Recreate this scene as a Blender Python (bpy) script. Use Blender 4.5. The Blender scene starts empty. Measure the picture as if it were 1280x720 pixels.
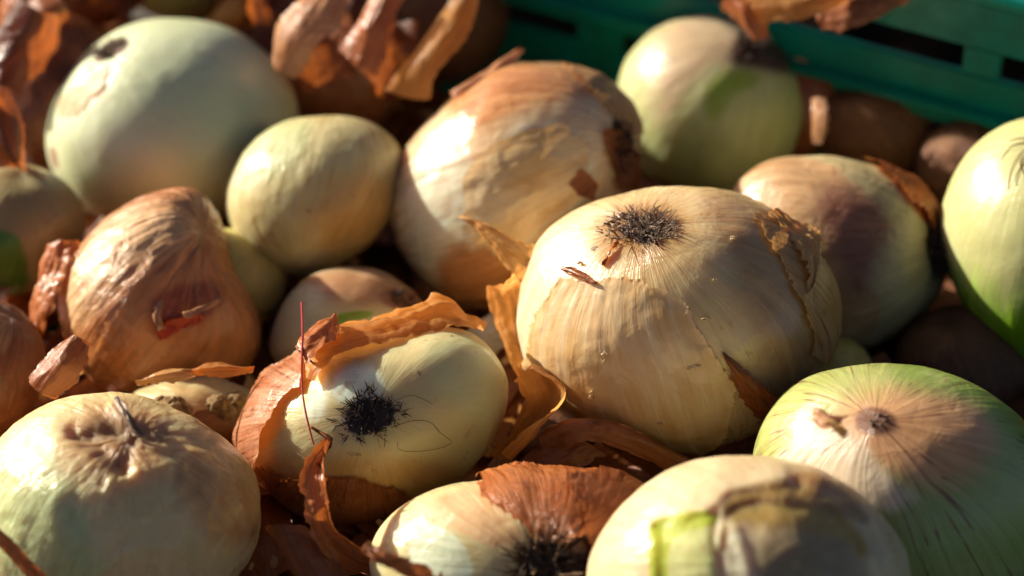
import bpy, math, random
import numpy as np
from mathutils import Vector

# ------------------------------------------------------------------ camera, light, exposure
S = bpy.context.scene
COL = S.collection
TH = math.radians(38.0)
D0, H0, F = 0.80, 0.045, 100 / 36 * 1280          # F: focal length in photo pixels (1280 wide)
FWD = np.array([0, math.cos(TH), -math.sin(TH)])
UP = np.array([0, math.sin(TH), math.cos(TH)])
RT = np.array([1.0, 0, 0])
CAM = np.array([0, 0, H0]) - FWD * D0
AX = np.stack([RT, UP, -FWD])                      # rows: right, up, towards the camera

cam = bpy.data.cameras.new('camera'); camo = bpy.data.objects.new('camera', cam); COL.objects.link(camo)
camo.location = CAM; camo.rotation_euler = (math.pi / 2 - TH, 0, 0)
cam.lens = 100; cam.sensor_width = 36; cam.clip_start = 0.02; cam.clip_end = 60
cam.dof.use_dof = True; cam.dof.focus_distance = 0.757; cam.dof.aperture_fstop = 5.8
cam.dof.aperture_blades = 7
S.camera = camo

SUN = np.array([-0.80, 0.45, 0.37]); SUN /= np.linalg.norm(SUN)
w = bpy.data.worlds.new('World'); S.world = w; w.use_nodes = True
nt = w.node_tree; bg = nt.nodes['Background']
sky = nt.nodes.new('ShaderNodeTexSky'); sky.sky_type = 'NISHITA'; sky.sun_disc = False
sky.sun_elevation = math.asin(SUN[2]); sky.sun_rotation = math.atan2(SUN[0], SUN[1])
sky.dust_density = 1.6; sky.air_density = 0.3; sky.ozone_density = 0.2
nt.links.new(sky.outputs[0], bg.inputs[0]); bg.inputs[1].default_value = 0.066
sl = bpy.data.lights.new('sun', 'SUN'); sl.energy = 5.0; sl.angle = math.radians(0.8); sl.color = (1.0, 0.88, 0.72)
so = bpy.data.objects.new('sun', sl); COL.objects.link(so)
so.rotation_euler = Vector(SUN).to_track_quat('Z', 'Y').to_euler()
S.view_settings.view_transform = 'Standard'; S.view_settings.look = 'None'
S.view_settings.exposure = 0.95; S.view_settings.gamma = 1.0
S.cycles.max_bounces = 8; S.cycles.diffuse_bounces = 4; S.cycles.transmission_bounces = 4
S.cycles.use_denoising = True; S.cycles.sample_clamp_indirect = 4.0

# ------------------------------------------------------------------ small helpers
RNG = np.random.default_rng(7)
random.seed(7)

def C(h):
    v = [int(h[i:i + 2], 16) / 255 for i in (0, 2, 4)]
    return tuple(x / 12.92 if x <= .04045 else ((x + .055) / 1.055) ** 2.4 for x in v) + (1.0,)

def at(px, py, d):
    """the point seen at photo pixel px, py at view depth d"""
    return CAM + d * (FWD + RT * (px - 640) / F + UP * (360 - py) / F)

def depth_at_z(px, py, z):
    r = FWD + RT * (px - 640) / F + UP * (360 - py) / F
    return (z - CAM[2]) / r[2]

def _hash(ix, iy, iz, seed):
    h = (ix * 374761393 + iy * 668265263 + iz * 2147483647 + seed * 1274126177) & 0xffffffff
    h = ((h ^ (h >> 13)) * 1274126177) & 0xffffffff
    h = ((h ^ (h >> 16)) * 2246822519) & 0xffffffff
    return (h ^ (h >> 15)) & 0xffff

def noise(p, seed=0):
    """value noise -1..1 for an (N,3) array"""
    p = np.asarray(p, float); i = np.floor(p).astype(np.int64); f = p - i
    f = f * f * f * (f * (f * 6 - 15) + 10); out = 0
    for dx in (0, 1):
        wx = f[:, 0] if dx else 1 - f[:, 0]
        for dy in (0, 1):
            wy = f[:, 1] if dy else 1 - f[:, 1]
            for dz in (0, 1):
                wz = f[:, 2] if dz else 1 - f[:, 2]
                out = out + wx * wy * wz * _hash(i[:, 0] + dx, i[:, 1] + dy, i[:, 2] + dz, seed)
    return out / 32767.5 - 1

_TURN = np.array([[.36, .48, -.8], [-.8, .6, 0], [.48, .64, .6]])

def fbm(p, seed=0, oct=4, gain=.5):
    p = np.asarray(p, float); a, s, t = 1.0, 0, 0
    for k in range(oct):
        p = p @ _TURN
        s = s + a * noise(p * 2 ** k + 17.3 * k, seed + k); t += a; a *= gain
    return s / t

def sd_poly(x, y, poly):
    """signed distance to a polygon, positive inside"""
    P = np.asarray(poly, float); n = len(P); d = np.full(x.shape, 1e18); ins = np.zeros(x.shape, bool)
    for k in range(n):
        a, b = P[k], P[(k + 1) % n]; e = b - a
        wx, wy = x - a[0], y - a[1]
        t = np.clip((wx * e[0] + wy * e[1]) / max(e @ e, 1e-9), 0, 1)
        d = np.minimum(d, (wx - t * e[0]) ** 2 + (wy - t * e[1]) ** 2)
        c = (a[1] > y) != (b[1] > y)
        with np.errstate(divide='ignore', invalid='ignore'):
            xi = a[0] + (y - a[1]) * e[0] / (e[1] if e[1] else 1e-9)
        ins ^= c & (x < xi)
    d = np.sqrt(d)
    return np.where(ins, d, -d)

def rp(poly, k=2):
    P = np.asarray(poly, float)
    for _ in range(k):
        N = np.roll(P, -1, 0); P = np.stack([.75 * P + .25 * N, .25 * P + .75 * N], 1).reshape(-1, 2)
    return P

def d_line(x, y, pts):
    """distance to an open polyline"""
    P = np.asarray(pts, float); d = np.full(x.shape, 1e18)
    for k in range(max(len(P) - 1, 1)):
        a, b = P[k], P[min(k + 1, len(P) - 1)]; e = b - a; wx, wy = x - a[0], y - a[1]
        t = np.clip((wx * e[0] + wy * e[1]) / max(e @ e, 1e-9), 0, 1)
        d = np.minimum(d, (wx - t * e[0]) ** 2 + (wy - t * e[1]) ** 2)
    return np.sqrt(d)

def smooth(a, b, x):
    t = np.clip((x - a) / (b - a), 0, 1); return t * t * (3 - 2 * t)

def link(name, me, parent=None, mat=None, loc=None):
    o = bpy.data.objects.new(name, me); COL.objects.link(o)
    if mat: me.materials.append(mat)
    if parent: o.parent = parent
    if loc is not None: o.location = loc
    return o

def mesh_np(name, V, Q, attrs=None, smooth_=True):
    """mesh from an (N,3) and an (M,4) or (M,3) array"""
    V = np.asarray(V, np.float32); Q = np.asarray(Q, np.int32)
    me = bpy.data.meshes.new(name); k = Q.shape[1]
    me.vertices.add(len(V)); me.vertices.foreach_set('co', V.ravel())
    me.loops.add(Q.size); me.loops.foreach_set('vertex_index', Q.ravel())
    me.polygons.add(len(Q))
    me.polygons.foreach_set('loop_start', np.arange(0, Q.size, k, dtype=np.int32))
    me.polygons.foreach_set('use_smooth', np.full(len(Q), smooth_, bool))
    me.update(calc_edges=True)
    for an, av in (attrs or {}).items():
        av = np.asarray(av, np.float32)
        if av.ndim == 2:
            a = me.attributes.new(an, 'FLOAT_VECTOR', 'POINT'); a.data.foreach_set('vector', av.ravel())
        else:
            a = me.attributes.new(an, 'FLOAT', 'POINT'); a.data.foreach_set('value', av)
    return me

def tag(o, label, cat, group=None, kind=None):
    o['label'] = label; o['category'] = cat
    if group: o['group'] = group
    if kind: o['kind'] = kind
    return o

def compact(V, Q, attrs):
    used = np.unique(Q); m = np.full(len(V), -1, np.int64); m[used] = np.arange(len(used))
    return V[used], m[Q], {k: np.asarray(a)[used] for k, a in attrs.items()}

# ------------------------------------------------------------------ materials
class NT:
    def __init__(s, name):
        s.m = bpy.data.materials.new(name); s.m.use_nodes = True; s.t = s.m.node_tree
        s.b = s.t.nodes['Principled BSDF']; s.out = s.t.nodes['Material Output']
    def n(s, typ, **kw):
        x = s.t.nodes.new(typ)
        for k, v in kw.items(): setattr(x, k, v)
        return x
    def l(s, a, b): s.t.links.new(a, b)
    def put(s, sock, v):
        if hasattr(v, 'is_linked') or hasattr(v, 'node'): s.l(v, sock)
        else: sock.default_value = v
    def attr(s, name, vec=False):
        a = s.n('ShaderNodeAttribute', attribute_name=name); return a.outputs['Vector' if vec else 'Fac']
    def math(s, op, a, b=0.0, clamp=False):
        x = s.n('ShaderNodeMath', operation=op, use_clamp=clamp); s.put(x.inputs[0], a); s.put(x.inputs[1], b); return x.outputs[0]
    def vmul(s, v, k):
        x = s.n('ShaderNodeVectorMath', operation='MULTIPLY'); s.l(v, x.inputs[0]); x.inputs[1].default_value = k; return x.outputs[0]
    def vadd(s, v, k):
        x = s.n('ShaderNodeVectorMath', operation='ADD'); s.l(v, x.inputs[0]); s.put(x.inputs[1], k); return x.outputs[0]
    def noise(s, v, scale, detail=4, rough=.55, dist=0):
        x = s.n('ShaderNodeTexNoise'); s.l(v, x.inputs['Vector']); x.inputs['Scale'].default_value = scale
        x.inputs['Detail'].default_value = detail; x.inputs['Roughness'].default_value = rough; x.inputs['Distortion'].default_value = dist
        return x.outputs['Fac']
    def ramp(s, f, a, b, lo=0.0, hi=1.0):
        x = s.n('ShaderNodeMapRange', interpolation_type='SMOOTHSTEP'); s.put(x.inputs[0], f)
        for i, v in zip((1, 2, 3, 4), (a, b, lo, hi)): s.put(x.inputs[i], v)
        return x.outputs[0]
    def mix(s, f, a, b, blend='MIX'):
        x = s.n('ShaderNodeMix', data_type='RGBA', blend_type=blend)
        s.put(x.inputs[0], f); s.put(x.inputs[6], a); s.put(x.inputs[7], b); return x.outputs[2]
    def bump(s, h, dist, strength=1.0, prev=None):
        x = s.n('ShaderNodeBump'); x.inputs['Strength'].default_value = strength; x.inputs['Distance'].default_value = dist
        s.l(h, x.inputs['Height'])
        if prev: s.l(prev, x.inputs['Normal'])
        return x.outputs[0]
    def obj(s): return s.n('ShaderNodeTexCoord').outputs['Object']

def onion_mat(name, base, layers=(), fib=.16, fibF=16, vein=None, rough=.36, sss=.65, spots=.5, bump=.5, blotch=35,
              off=0.0, sheen=.12, flat=1.0):
    """base: two colours; layers: (mask, colour, colour, edge noise, fibre edge, hardness)"""
    t = NT(name); P = t.attr('pol', True); O = t.vadd(t.obj(), (off, off * .7, off * 1.3))
    fine = t.noise(t.vmul(P, (fibF * 2.6, fibF * 2.6, 3.2)), 1, 5, .6)
    fibre = t.noise(t.vmul(P, (fibF, fibF, 1.3)), 1, 6, .62)
    big = t.noise(O, blotch, 3, .5)
    gr = t.noise(O, 420, 4, .65)
    col = t.mix(t.ramp(big, .33, .68), C(base[0]), C(base[1]))
    for (mk, ca, cb, en, fe, hard) in layers:
        f = t.attr(mk)
        e = t.math('MULTIPLY', t.math('SUBTRACT', t.noise(O, 130, 5, .6), .5), en)
        f = t.math('ADD', f, e)
        f = t.math('ADD', f, t.math('MULTIPLY', t.math('SUBTRACT', fibre, .5), fe))
        f = t.ramp(f, .5 - hard, .5 + hard)
        lc = t.mix(t.ramp(t.math('ADD', t.math('MULTIPLY', fibre, .6), t.math('MULTIPLY', big, .5)), .38, .72), C(ca), C(cb))
        col = t.mix(f, col, lc)
    # fibres: lighter and darker meridian streaks
    col = t.mix(t.ramp(fibre, .32, .70, 1 - fib, 1.0), (0, 0, 0, 1), col)
    col = t.mix(t.ramp(fine, .42, .28, 0.0, fib * .9), col, C('8a5a2c'))
    if vein:
        vc, amt, vf, wid = vein
        vn = t.noise(t.vmul(P, (vf, vf, .35)), 1, 1.5, .5)
        d = t.math('ABSOLUTE', t.math('SUBTRACT', vn, .5))
        v2 = t.noise(t.vmul(t.vadd(P, (3.1, 1.7, 0)), (vf * 1.3, vf * 1.3, .3)), 1, 1.5, .5)
        d2 = t.math('ABSOLUTE', t.math('SUBTRACT', v2, .47))
        d = t.math('MINIMUM', d, d2)
        brk = t.ramp(t.noise(O, 60, 3), .25, .45)
        lf = t.math('MULTIPLY', t.ramp(d, wid, wid * .2), t.math('MULTIPLY', brk, amt))
        col = t.mix(lf, col, C(vc))
    if spots:
        sp = t.noise(O, 300, 3, .6)
        sp2 = t.noise(O, 55, 2, .5)
        col = t.mix(t.math('MULTIPLY', t.ramp(sp, .665, .71), t.ramp(sp2, .45, .65, 0, spots)), col, C('5b3a1c'))
        sc = t.noise(t.vadd(O, (.3, .1, .2)), 190, 5, .65)
        col = t.mix(t.math('MULTIPLY', t.ramp(sc, .60, .66), t.ramp(sp2, .55, .40, 0, spots * .55)), col, C('a87a48'))
    t.l(col, t.b.inputs['Base Color'])
    r = t.ramp(t.math('ADD', t.math('MULTIPLY', fibre, .5), t.math('MULTIPLY', t.noise(O, 90, 4), .5)), .3, .7, rough - .10, rough + .16)
    t.l(r, t.b.inputs['Roughness'])
    t.b.inputs['Specular IOR Level'].default_value = .45
    t.b.inputs['Subsurface Weight'].default_value = sss
    t.b.inputs['Subsurface Radius'].default_value = (1.0, .48, .2)
    t.b.inputs['Subsurface Scale'].default_value = .012
    t.b.inputs['Coat Weight'].default_value = sheen; t.b.inputs['Coat Roughness'].default_value = .22
    wr = t.noise(O, 150, 4, .55, .6)
    n1 = t.bump(wr, .0012 * bump)
    n2 = t.bump(t.math('ADD', fibre, t.math('MULTIPLY', fine, .6)), .0007 * bump, 1, n1)
    n3 = t.bump(gr, .00016 * bump, 1, n2)
    t.l(n3, t.b.inputs['Normal'])
    return t.m

def skin_mat(name, a, b, dark='4a2410', tr=.42, rough=.34, fibF=14, trcol=None, off=0.0, spots=.5, bump=.55, veins=.45, blotch=70, spec=.5):
    """dry papery skin: thin sheet, glossy, light comes through"""
    t = NT(name); P = t.attr('pol', True); O = t.vadd(t.obj(), (off, off, off))
    fibre = t.noise(t.vmul(P, (fibF, fibF, 1.1)), 1, 6, .62)
    fine = t.noise(t.vmul(P, (fibF * 3, fibF * 3, 2.5)), 1, 4, .6)
    big = t.noise(O, blotch, 4, .6)
    col = t.mix(t.ramp(t.math('ADD', t.math('MULTIPLY', fibre, .5), t.math('MULTIPLY', big, .5)), .34, .66), C(a), C(b))
    col = t.mix(t.ramp(fine, .44, .30, 0, .75 if veins > .2 else .25), col, C(dark))
    col = t.mix(t.math('MULTIPLY', t.ramp(t.noise(O, 160, 4, .6), .58, .70), spots), col, C(dark))
    vn = t.math('ABSOLUTE', t.math('SUBTRACT', t.noise(t.vmul(P, (fibF * .8, fibF * .8, .5)), 1, 2, .5), .5))
    col = t.mix(t.ramp(vn, .022, .004, 0, veins), col, C(dark))
    t.l(col, t.b.inputs['Base Color'])
    t.l(t.ramp(fibre, .3, .7, rough - .08, rough + .16), t.b.inputs['Roughness'])
    t.b.inputs['Specular IOR Level'].default_value = spec
    n1 = t.bump(t.noise(O, 120, 4, .5, .8), .0016 * bump)
    n2 = t.bump(t.math('ADD', fibre, t.math('MULTIPLY', fine, .5)), .0008 * bump, 1, n1)
    t.l(n2, t.b.inputs['Normal'])
    tl = t.n('ShaderNodeBsdfTranslucent')
    tcol = t.mix(t.ramp(fibre, .3, .7), C(trcol or b), C(a)) if trcol else col
    t.l(tcol, tl.inputs[0]); t.l(n2, tl.inputs['Normal'])
    mx = t.n('ShaderNodeMixShader'); mx.inputs[0].default_value = tr
    t.l(t.b.outputs[0], mx.inputs[1]); t.l(tl.outputs[0], mx.inputs[2]); t.l(mx.outputs[0], t.out.inputs[0])
    return t.m

def strand_mat(name, a, b, rough=.7):
    t = NT(name); r = t.attr('rnd')
    t.l(t.mix(r, C(a), C(b)), t.b.inputs['Base Color']); t.b.inputs['Roughness'].default_value = rough
    return t.m

def plain_mat(name, a, b, scale=60, rough=.5, bump=.0004, spec=.4):
    t = NT(name); O = t.obj(); f = t.noise(O, scale, 5, .6)
    t.l(t.mix(t.ramp(f, .35, .65), C(a), C(b)), t.b.inputs['Base Color'])
    t.l(t.ramp(f, .3, .7, rough - .08, rough + .1), t.b.inputs['Roughness']); t.b.inputs['Specular IOR Level'].default_value = spec
    t.l(t.bump(t.noise(O, scale * 6, 4), bump), t.b.inputs['Normal'])
    return t.m

# ------------------------------------------------------------------ setting: ground, green crate
def box(bm, lo, hi):
    import bmesh
    r = bmesh.ops.create_cube(bm, size=1)
    for v in r['verts']:
        v.co = Vector([(lo[i] + hi[i]) / 2 + v.co[i] * (hi[i] - lo[i]) for i in range(3)])

def boxes_obj(name, bl, parent, mat, loc, rot, bevel=.0008):
    import bmesh
    bm = bmesh.new()
    for lo, hi in bl: box(bm, lo, hi)
    bmesh.ops.bevel(bm, geom=list(bm.edges), offset=bevel, segments=2, affect='EDGES')
    me = bpy.data.meshes.new(name); bm.to_mesh(me); bm.free()
    o = link(name, me, parent, mat); o.location = loc; o.rotation_euler = (0, 0, rot)
    return o

GREEN = plain_mat('green_plastic', '078272', '07705f', 90, .34, .00012, .5)
_b = GREEN.node_tree.nodes['Principled BSDF']; _o = GREEN.node_tree.nodes['Material Output']
_t = GREEN.node_tree.nodes.new('ShaderNodeBsdfTranslucent'); _t.inputs[0].default_value = C('18bca0')
_m = GREEN.node_tree.nodes.new('ShaderNodeMixShader'); _m.inputs[0].default_value = .28
GREEN.node_tree.links.new(_b.outputs[0], _m.inputs[1]); GREEN.node_tree.links.new(_t.outputs[0], _m.inputs[2]); GREEN.node_tree.links.new(_m.outputs[0], _o.inputs[0])
gm = plain_mat('ground_concrete', '6c655c', '5b554d', 4, .85, .002)
g = np.array([[-30, -30, -.062], [30, -30, -.062], [30, 30, -.062], [-30, 30, -.062]])
go = link('ground', mesh_np('ground', g, [[0, 1, 2, 3]]), None, gm); go['kind'] = 'structure'

ROT = math.radians(-27.0)
pA = at(1100, 106, depth_at_z(1100, 106, .046))                    # a point of the bright ledge on the crate wall
crate = bpy.data.objects.new('plastic_crate', None); COL.objects.link(crate)
crate.location = (0, 0, -.004)
tag(crate, 'green plastic crate with slotted wall and floor holding all the onions', 'crate')
zl = pA[2] + .004
u0 = np.array([math.cos(ROT), math.sin(ROT), 0]); nn = np.array([-u0[1], u0[0], 0])   # nn points out of the crate, away from camera
WX0, WX1 = -.36, .22
def wall_piece(name, bl):
    # local frame: x along the wall, y outwards, z up from crate origin; origin on the wall's inner face at pA
    return boxes_obj(name, bl, crate, GREEN, (pA[0], pA[1], 0), ROT)
T = .0032
bands = [('lower_board', -.002, zl - .0150), ('ledge_board', zl - .0082, zl - .0012), ('middle_board', zl - .0012 + .0012, zl + .0125), ('upper_board', zl + .0215, zl + .038)]
for nme, z0, z1 in bands:
    wall_piece(nme, [((WX0, 0, z0), (WX1, T, z1))])
wall_piece('ledge', [((WX0, -.0052, zl - .0011), (WX1, T + .004, zl + .0013))])
wall_piece('rim', [((WX0, -.002, zl + .0382), (WX1, .014, zl + .042))])
# upright webs that close the slots, one by one
def webs(z0, z1, pitch, wdt, ph):
    x = WX0 + ph
    while x < WX1:
        wall_piece('wall_web', [((x, .0004, z0 - .0006), (x + wdt, T - .0004, z1 + .0006))]); x += pitch
webs(zl - .0150, zl - .0082, .046, .017, .0255)
webs(zl + .0125, zl + .0215, .115, .012, .040)
# added black sheet behind the slots, standing in for the shade inside them
boxes_obj('slot_shade_sheet', [((WX0, .020, -.002), (WX1, .0225, zl + .014))], crate, plain_mat('slot_shade_black', '101412', '181c1a', 60, .5), (pA[0], pA[1], 0), ROT)
floor_bars = []
cx = np.array([0.02, -.0]); 
for i in range(-26, 12):
    boxes_obj('floor_bar', [((-.36, i * .0125 - .004, -.003), (.22, i * .0125 + .004, .0004))], crate, GREEN, (pA[0], pA[1], 0), ROT, .0006) if i * .0125 < -.004 else None
boxes_obj('floor_tray', [((-.36, -.335, -.0075), (.22, -.001, -.0052))], crate, GREEN, (pA[0], pA[1], 0), ROT)
boxes_obj('side_wall', [((-.364, -.34, -.002), (-.3605, .0, .02))], crate, GREEN, (pA[0], pA[1], 0), ROT)
boxes_obj('side_wall', [((.2205, -.34, -.002), (.224, .0, .02))], crate, GREEN, (pA[0], pA[1], 0), ROT)
boxes_obj('front_wall', [((-.36, -.344, -.002), (.22, -.3405, .02))], crate, GREEN, (pA[0], pA[1], 0), ROT)

# ------------------------------------------------------------------ onions
GROUP = 'onions heaped in the green crate'
class Onion:
    """A bulb whose outline, pole and patches are given in photo pixels, turned into a solid at its real place and size."""
    def __init__(s, cx, cy, outline, pole, z=None, dz=0.0, rz=None, lump=.025, ridge=.004, dimple=(.06, .28), neck=(0, .2),
                 wrinkle=(0, .5), steps=(), grooves=(), seed=0, back=False, res=(200, 120), cren=0.0):
        s.cx, s.cy, s.seed, s.res = cx, cy, seed, res
        P = np.array(outline, float)
        if P.ndim == 1: # just rx, ry, rot
            rx, ry, rot = P; a = np.linspace(0, 2 * np.pi, 24, endpoint=False)
            ex, ey = rx * np.cos(a), ry * np.sin(a); c, sn = math.cos(rot), math.sin(rot)
            P = np.stack([cx + ex * c - ey * sn, cy - (ex * sn + ey * c)], 1)
        X, Y = P[:, 0] - cx, -(P[:, 1] - cy)
        ang = np.arctan2(Y, X); rad = np.hypot(X, Y); o = np.argsort(ang); ang, rad = ang[o], rad[o]
        A = np.linspace(-np.pi, np.pi, 721)
        R = np.interp(A, np.concatenate([ang - 2 * np.pi, ang, ang + 2 * np.pi]), np.tile(rad, 3))
        k = np.exp(-.5 * (np.arange(-40, 41) / 14.0) ** 2); k /= k.sum()
        R = np.convolve(np.concatenate([R[-41:-1], R, R[1:41]]), k, 'valid')
        s.A, s.R = A, R
        # best ellipse (area-like fit from second moments)
        px, py = R * np.cos(A), R * np.sin(A); wgt = R ** 2
        M = np.array([[np.sum(wgt * px * px), np.sum(wgt * px * py)], [np.sum(wgt * px * py), np.sum(wgt * py * py)]]) / wgt.sum()
        ev, E = np.linalg.eigh(M); s.ev, s.E = np.sqrt(ev * 2), E
        s.rz = rz or float(np.mean(R))
        s.lump, s.ridge, s.dimple, s.neck, s.wrinkle, s.steps, s.grooves, s.cren = lump, ridge, dimple, neck, wrinkle, steps, grooves, cren
        zz = .04
        for _ in range(8):
            d = depth_at_z(cx, cy, zz + dz); Rm = float(np.mean(R)) * d / F; zz = Rm * .97 if z is None else z
        s.d, s.k = d, d / F
        s.c = at(cx, cy, d); s.base = s.c.copy(); s.base[2] -= Rm
        s.pole = s.dir_of(*pole)
        if back: s.pole = s.pole * np.array([1, 1, -1])
        t = np.cross(s.pole, [0.31, .92, .2]); s.e1 = t / np.linalg.norm(t); s.e2 = np.cross(s.pole, s.e1)
    def ell(s, psi):
        c = np.stack([np.cos(psi), np.sin(psi)], -1) @ s.E
        return 1 / np.sqrt((c[..., 0] / s.ev[0]) ** 2 + (c[..., 1] / s.ev[1]) ** 2)
    def dir_of(s, px, py):
        x, y = px - s.cx, -(py - s.cy); psi = math.atan2(y, x); rho = math.hypot(x, y) / float(np.interp(psi, s.A, s.R))
        a = math.asin(rho) if rho < 1 else math.pi / 2 + (rho - 1) / .8
        return np.array([math.sin(a) * math.cos(psi), math.sin(a) * math.sin(psi), math.cos(a)])
    def frame(s, d):
        th = np.arccos(np.clip(d @ s.pole, -1, 1)); ph = np.arctan2(d @ s.e2, d @ s.e1); return th, ph
    def pix(s, d):
        a = np.arccos(np.clip(d[:, 2], -1, 1)); psi = np.arctan2(d[:, 1], d[:, 0])
        rho = np.where(a < np.pi / 2, np.sin(a), 1 + (a - np.pi / 2) * .8); Rr = np.interp(psi, s.A, s.R)
        return s.cx + rho * Rr * np.cos(psi), s.cy - rho * Rr * np.sin(psi)
    def surf(s, d, off=0.0):
        """surface points, world space relative to the base, off: metres outwards"""
        th, ph = s.frame(d); psi = np.arctan2(d[:, 1], d[:, 0]); sa = np.hypot(d[:, 0], d[:, 1])
        e = s.ell(psi); Rr = np.interp(psi, s.A, s.R); Se = e * (1 + (Rr / e - 1) * smooth(0, 1, sa))
        r = 1 + s.lump * fbm(d * 1.7 + s.seed * 5.1, s.seed, 3)
        cyl = np.stack([np.cos(ph), np.sin(ph), th * .18], 1)
        st = np.sin(th)
        r = r + s.ridge * st * (1.2 * np.abs(fbm(cyl * 5.5, s.seed + 3, 3)) + .6 * fbm(cyl * 17, s.seed + 4, 2))
        if s.dimple[0]: r = r - s.dimple[0] * np.exp(-(th / s.dimple[1]) ** 2)
        if s.neck[0]: r = r + s.neck[0] * np.exp(-(th / s.neck[1]) ** 2)
        if s.wrinkle[0]:
            wv = fbm(np.stack([np.cos(ph), np.sin(ph), th * .35], 1) * 3.6, s.seed + 9, 3)
            cr = 1 - 2 * np.abs(wv); r = r + s.wrinkle[0] * cr * np.exp(-(th / s.wrinkle[1]) ** 2) * smooth(0, .25, th)
        if s.cren:
            r = r + s.cren * (1 - 2 * np.abs(fbm(d * 4.2 + 3, s.seed + 21, 4)))
        if s.steps:
            x, y = s.pix(d)
            for poly, dep, soft in s.steps:
                sd = sd_poly(x, y, rp(poly)) + 9 * fbm(np.stack([x, y, x * 0], 1) * .03, s.seed + 5, 4)
                r = r - dep * smooth(-soft, soft, sd)
        if s.grooves:
            x, y = s.pix(d); q = np.stack([x, y, x * 0], 1) * .045
            wx, wy = x + 5 * fbm(q, s.seed + 31, 3), y + 5 * fbm(q + 9, s.seed + 32, 3); front = d[:, 2] > -.2
            for pts, dep, wd in s.grooves:
                r = r - dep * np.exp(-(d_line(wx, wy, pts) / wd) ** 2) * front
        p = np.stack([Se * d[:, 0], Se * d[:, 1], s.rz * d[:, 2]], 1) * s.k
        p = p * r[:, None]
        if np.any(off):
            n = np.stack([d[:, 0] / np.maximum(Se, 1), d[:, 1] / np.maximum(Se, 1), d[:, 2] / s.rz], 1); n /= np.linalg.norm(n, axis=1)[:, None]
            p = p + n * (np.asarray(off) * np.ones(len(d)))[:, None]
        return p @ AX + (s.c - s.base)
    def grid(s, nu, nv, tmax=math.pi):
        ph = np.linspace(0, 2 * np.pi, nu, endpoint=False); tt = np.linspace(0, 1, nv + 1)
        th = (tt * .75 + .25 * tt ** 2 * (3 - 2 * tt)) * tmax; th[0] = 1e-3; th[-1] = min(th[-1], math.pi - 1e-3)
        TH_, PH = np.meshgrid(th, ph, indexing='ij'); TH_, PH = TH_.ravel(), PH.ravel()
        d = np.cos(TH_)[:, None] * s.pole + np.sin(TH_)[:, None] * (np.cos(PH)[:, None] * s.e1 + np.sin(PH)[:, None] * s.e2)
        i = np.arange(nv)[:, None] * nu; j = np.arange(nu)[None]; j2 = (j + 1) % nu
        Q = np.stack([i + j, i + nu + j, i + nu + j2, i + j2], -1).reshape(-1, 4)
        pol = np.stack([np.cos(PH), np.sin(PH), TH_], 1)
        return d, Q, pol
    def build(s, mat, label, masks=None, name='onion', alone=False):
        d, Q, pol = s.grid(*s.res); x, y = s.pix(d); at_ = {'pol': pol + np.array([s.seed * 1.7, s.seed * .9, 0])}
        for mk, spec in (masks or {}).items():
            f = 0
            for sp in (spec if isinstance(spec, list) else [spec]):
                if sp[0] == 'pole':                                   # ('pole', angle, softness)
                    th, _ = s.frame(d); v = np.clip((sp[1] - th) / sp[2] * .5 + .5, 0, 1)
                elif sp[0] == 'far':
                    th, _ = s.frame(d); v = np.clip((th - sp[1]) / sp[2] * .5 + .5, 0, 1)
                else: v = np.clip(sd_poly(x, y, rp(sp[0])) / (2 * sp[1]) + .5, 0, 1)
                f = np.maximum(f, v)
            at_[mk] = f * np.ones(len(d))
        me = mesh_np('bulb', s.surf(d), Q, at_)
        if alone:
            s.e = link(name, me, None, mat, s.base)
        else:
            s.e = bpy.data.objects.new(name, None); COL.objects.link(s.e); s.e.location = s.base; s.e.empty_display_size = .02
            link('bulb', me, s.e, mat)
        tag(s.e, label, 'onion', GROUP)
        return s
    def shell(s, poly, mat, off=.0005, lift=.0, lw=8, rag=5, res=(420, 260), name='papery_skin', curl=None, seed=1, label=None):
        """a patch of skin over the region poly, its edges torn and lifted"""
        d, Q, pol = s.grid(*res); x, y = s.pix(d)
        near = np.abs(sd_poly(x, y, poly))
        q = np.stack([x, y, x * 0 + seed * 3.3], 1)
        f = sd_poly(x, y, poly) + rag * (fbm(q * .035, seed, 4) + .5 * fbm(q * .16, seed + 7, 2))
        keep = (f[Q] > 0).all(1); Q = Q[keep]
        if not len(Q): return None
        l = lift * np.exp(-np.maximum(f, 0) / lw) * (.55 + .75 * fbm(q * .02, seed + 2, 2))
        o_ = off + np.maximum(l, -off * .6) + .0004 * (fbm(q * .03, seed + 11, 3) + .3)
        V = s.surf(d, o_)
        V, Q, a = compact(V, Q, {'pol': pol + np.array([s.seed * 1.7, s.seed * .9, 0])})
        o = link(name, mesh_np(name, V, Q, a), s.e, mat)
        if label: o['label'] = label
        return o
    def tuft(s, mat, n=250, rad=.12, length=(.003, .007), splay=.8, width=.00022, bend=.6, center=None, droop=0.0, name='root_tuft', seed=3, dirbias=None, tang=.28, asp=(1, 1), rough=0):
        rng = np.random.default_rng(seed + s.seed); c = s.pole if center is None else s.dir_of(*center)
        t = np.cross([0, 1, 0], c); e1 = t / np.linalg.norm(t); e2 = np.cross(c, e1)
        r = rad * np.sqrt(rng.random(n)); ph = rng.random(n) * 2 * np.pi; r = r * (1 + rough * fbm(np.stack([np.cos(ph) * 1.5, np.sin(ph) * 1.5, ph * 0], 1), seed, 3))
        d = c + (np.cos(ph) * r * asp[0])[:, None] * e1 + (np.sin(ph) * r * asp[1])[:, None] * e2; d /= np.linalg.norm(d, axis=1)[:, None]
        b = s.surf(d); nrm = s.surf(d, .001) - b; nrm /= np.linalg.norm(nrm, axis=1)[:, None]
        rad_dir = (d - c) / np.maximum(np.linalg.norm(d - c, axis=1), 1e-6)[:, None] @ AX
        paths = []
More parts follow.
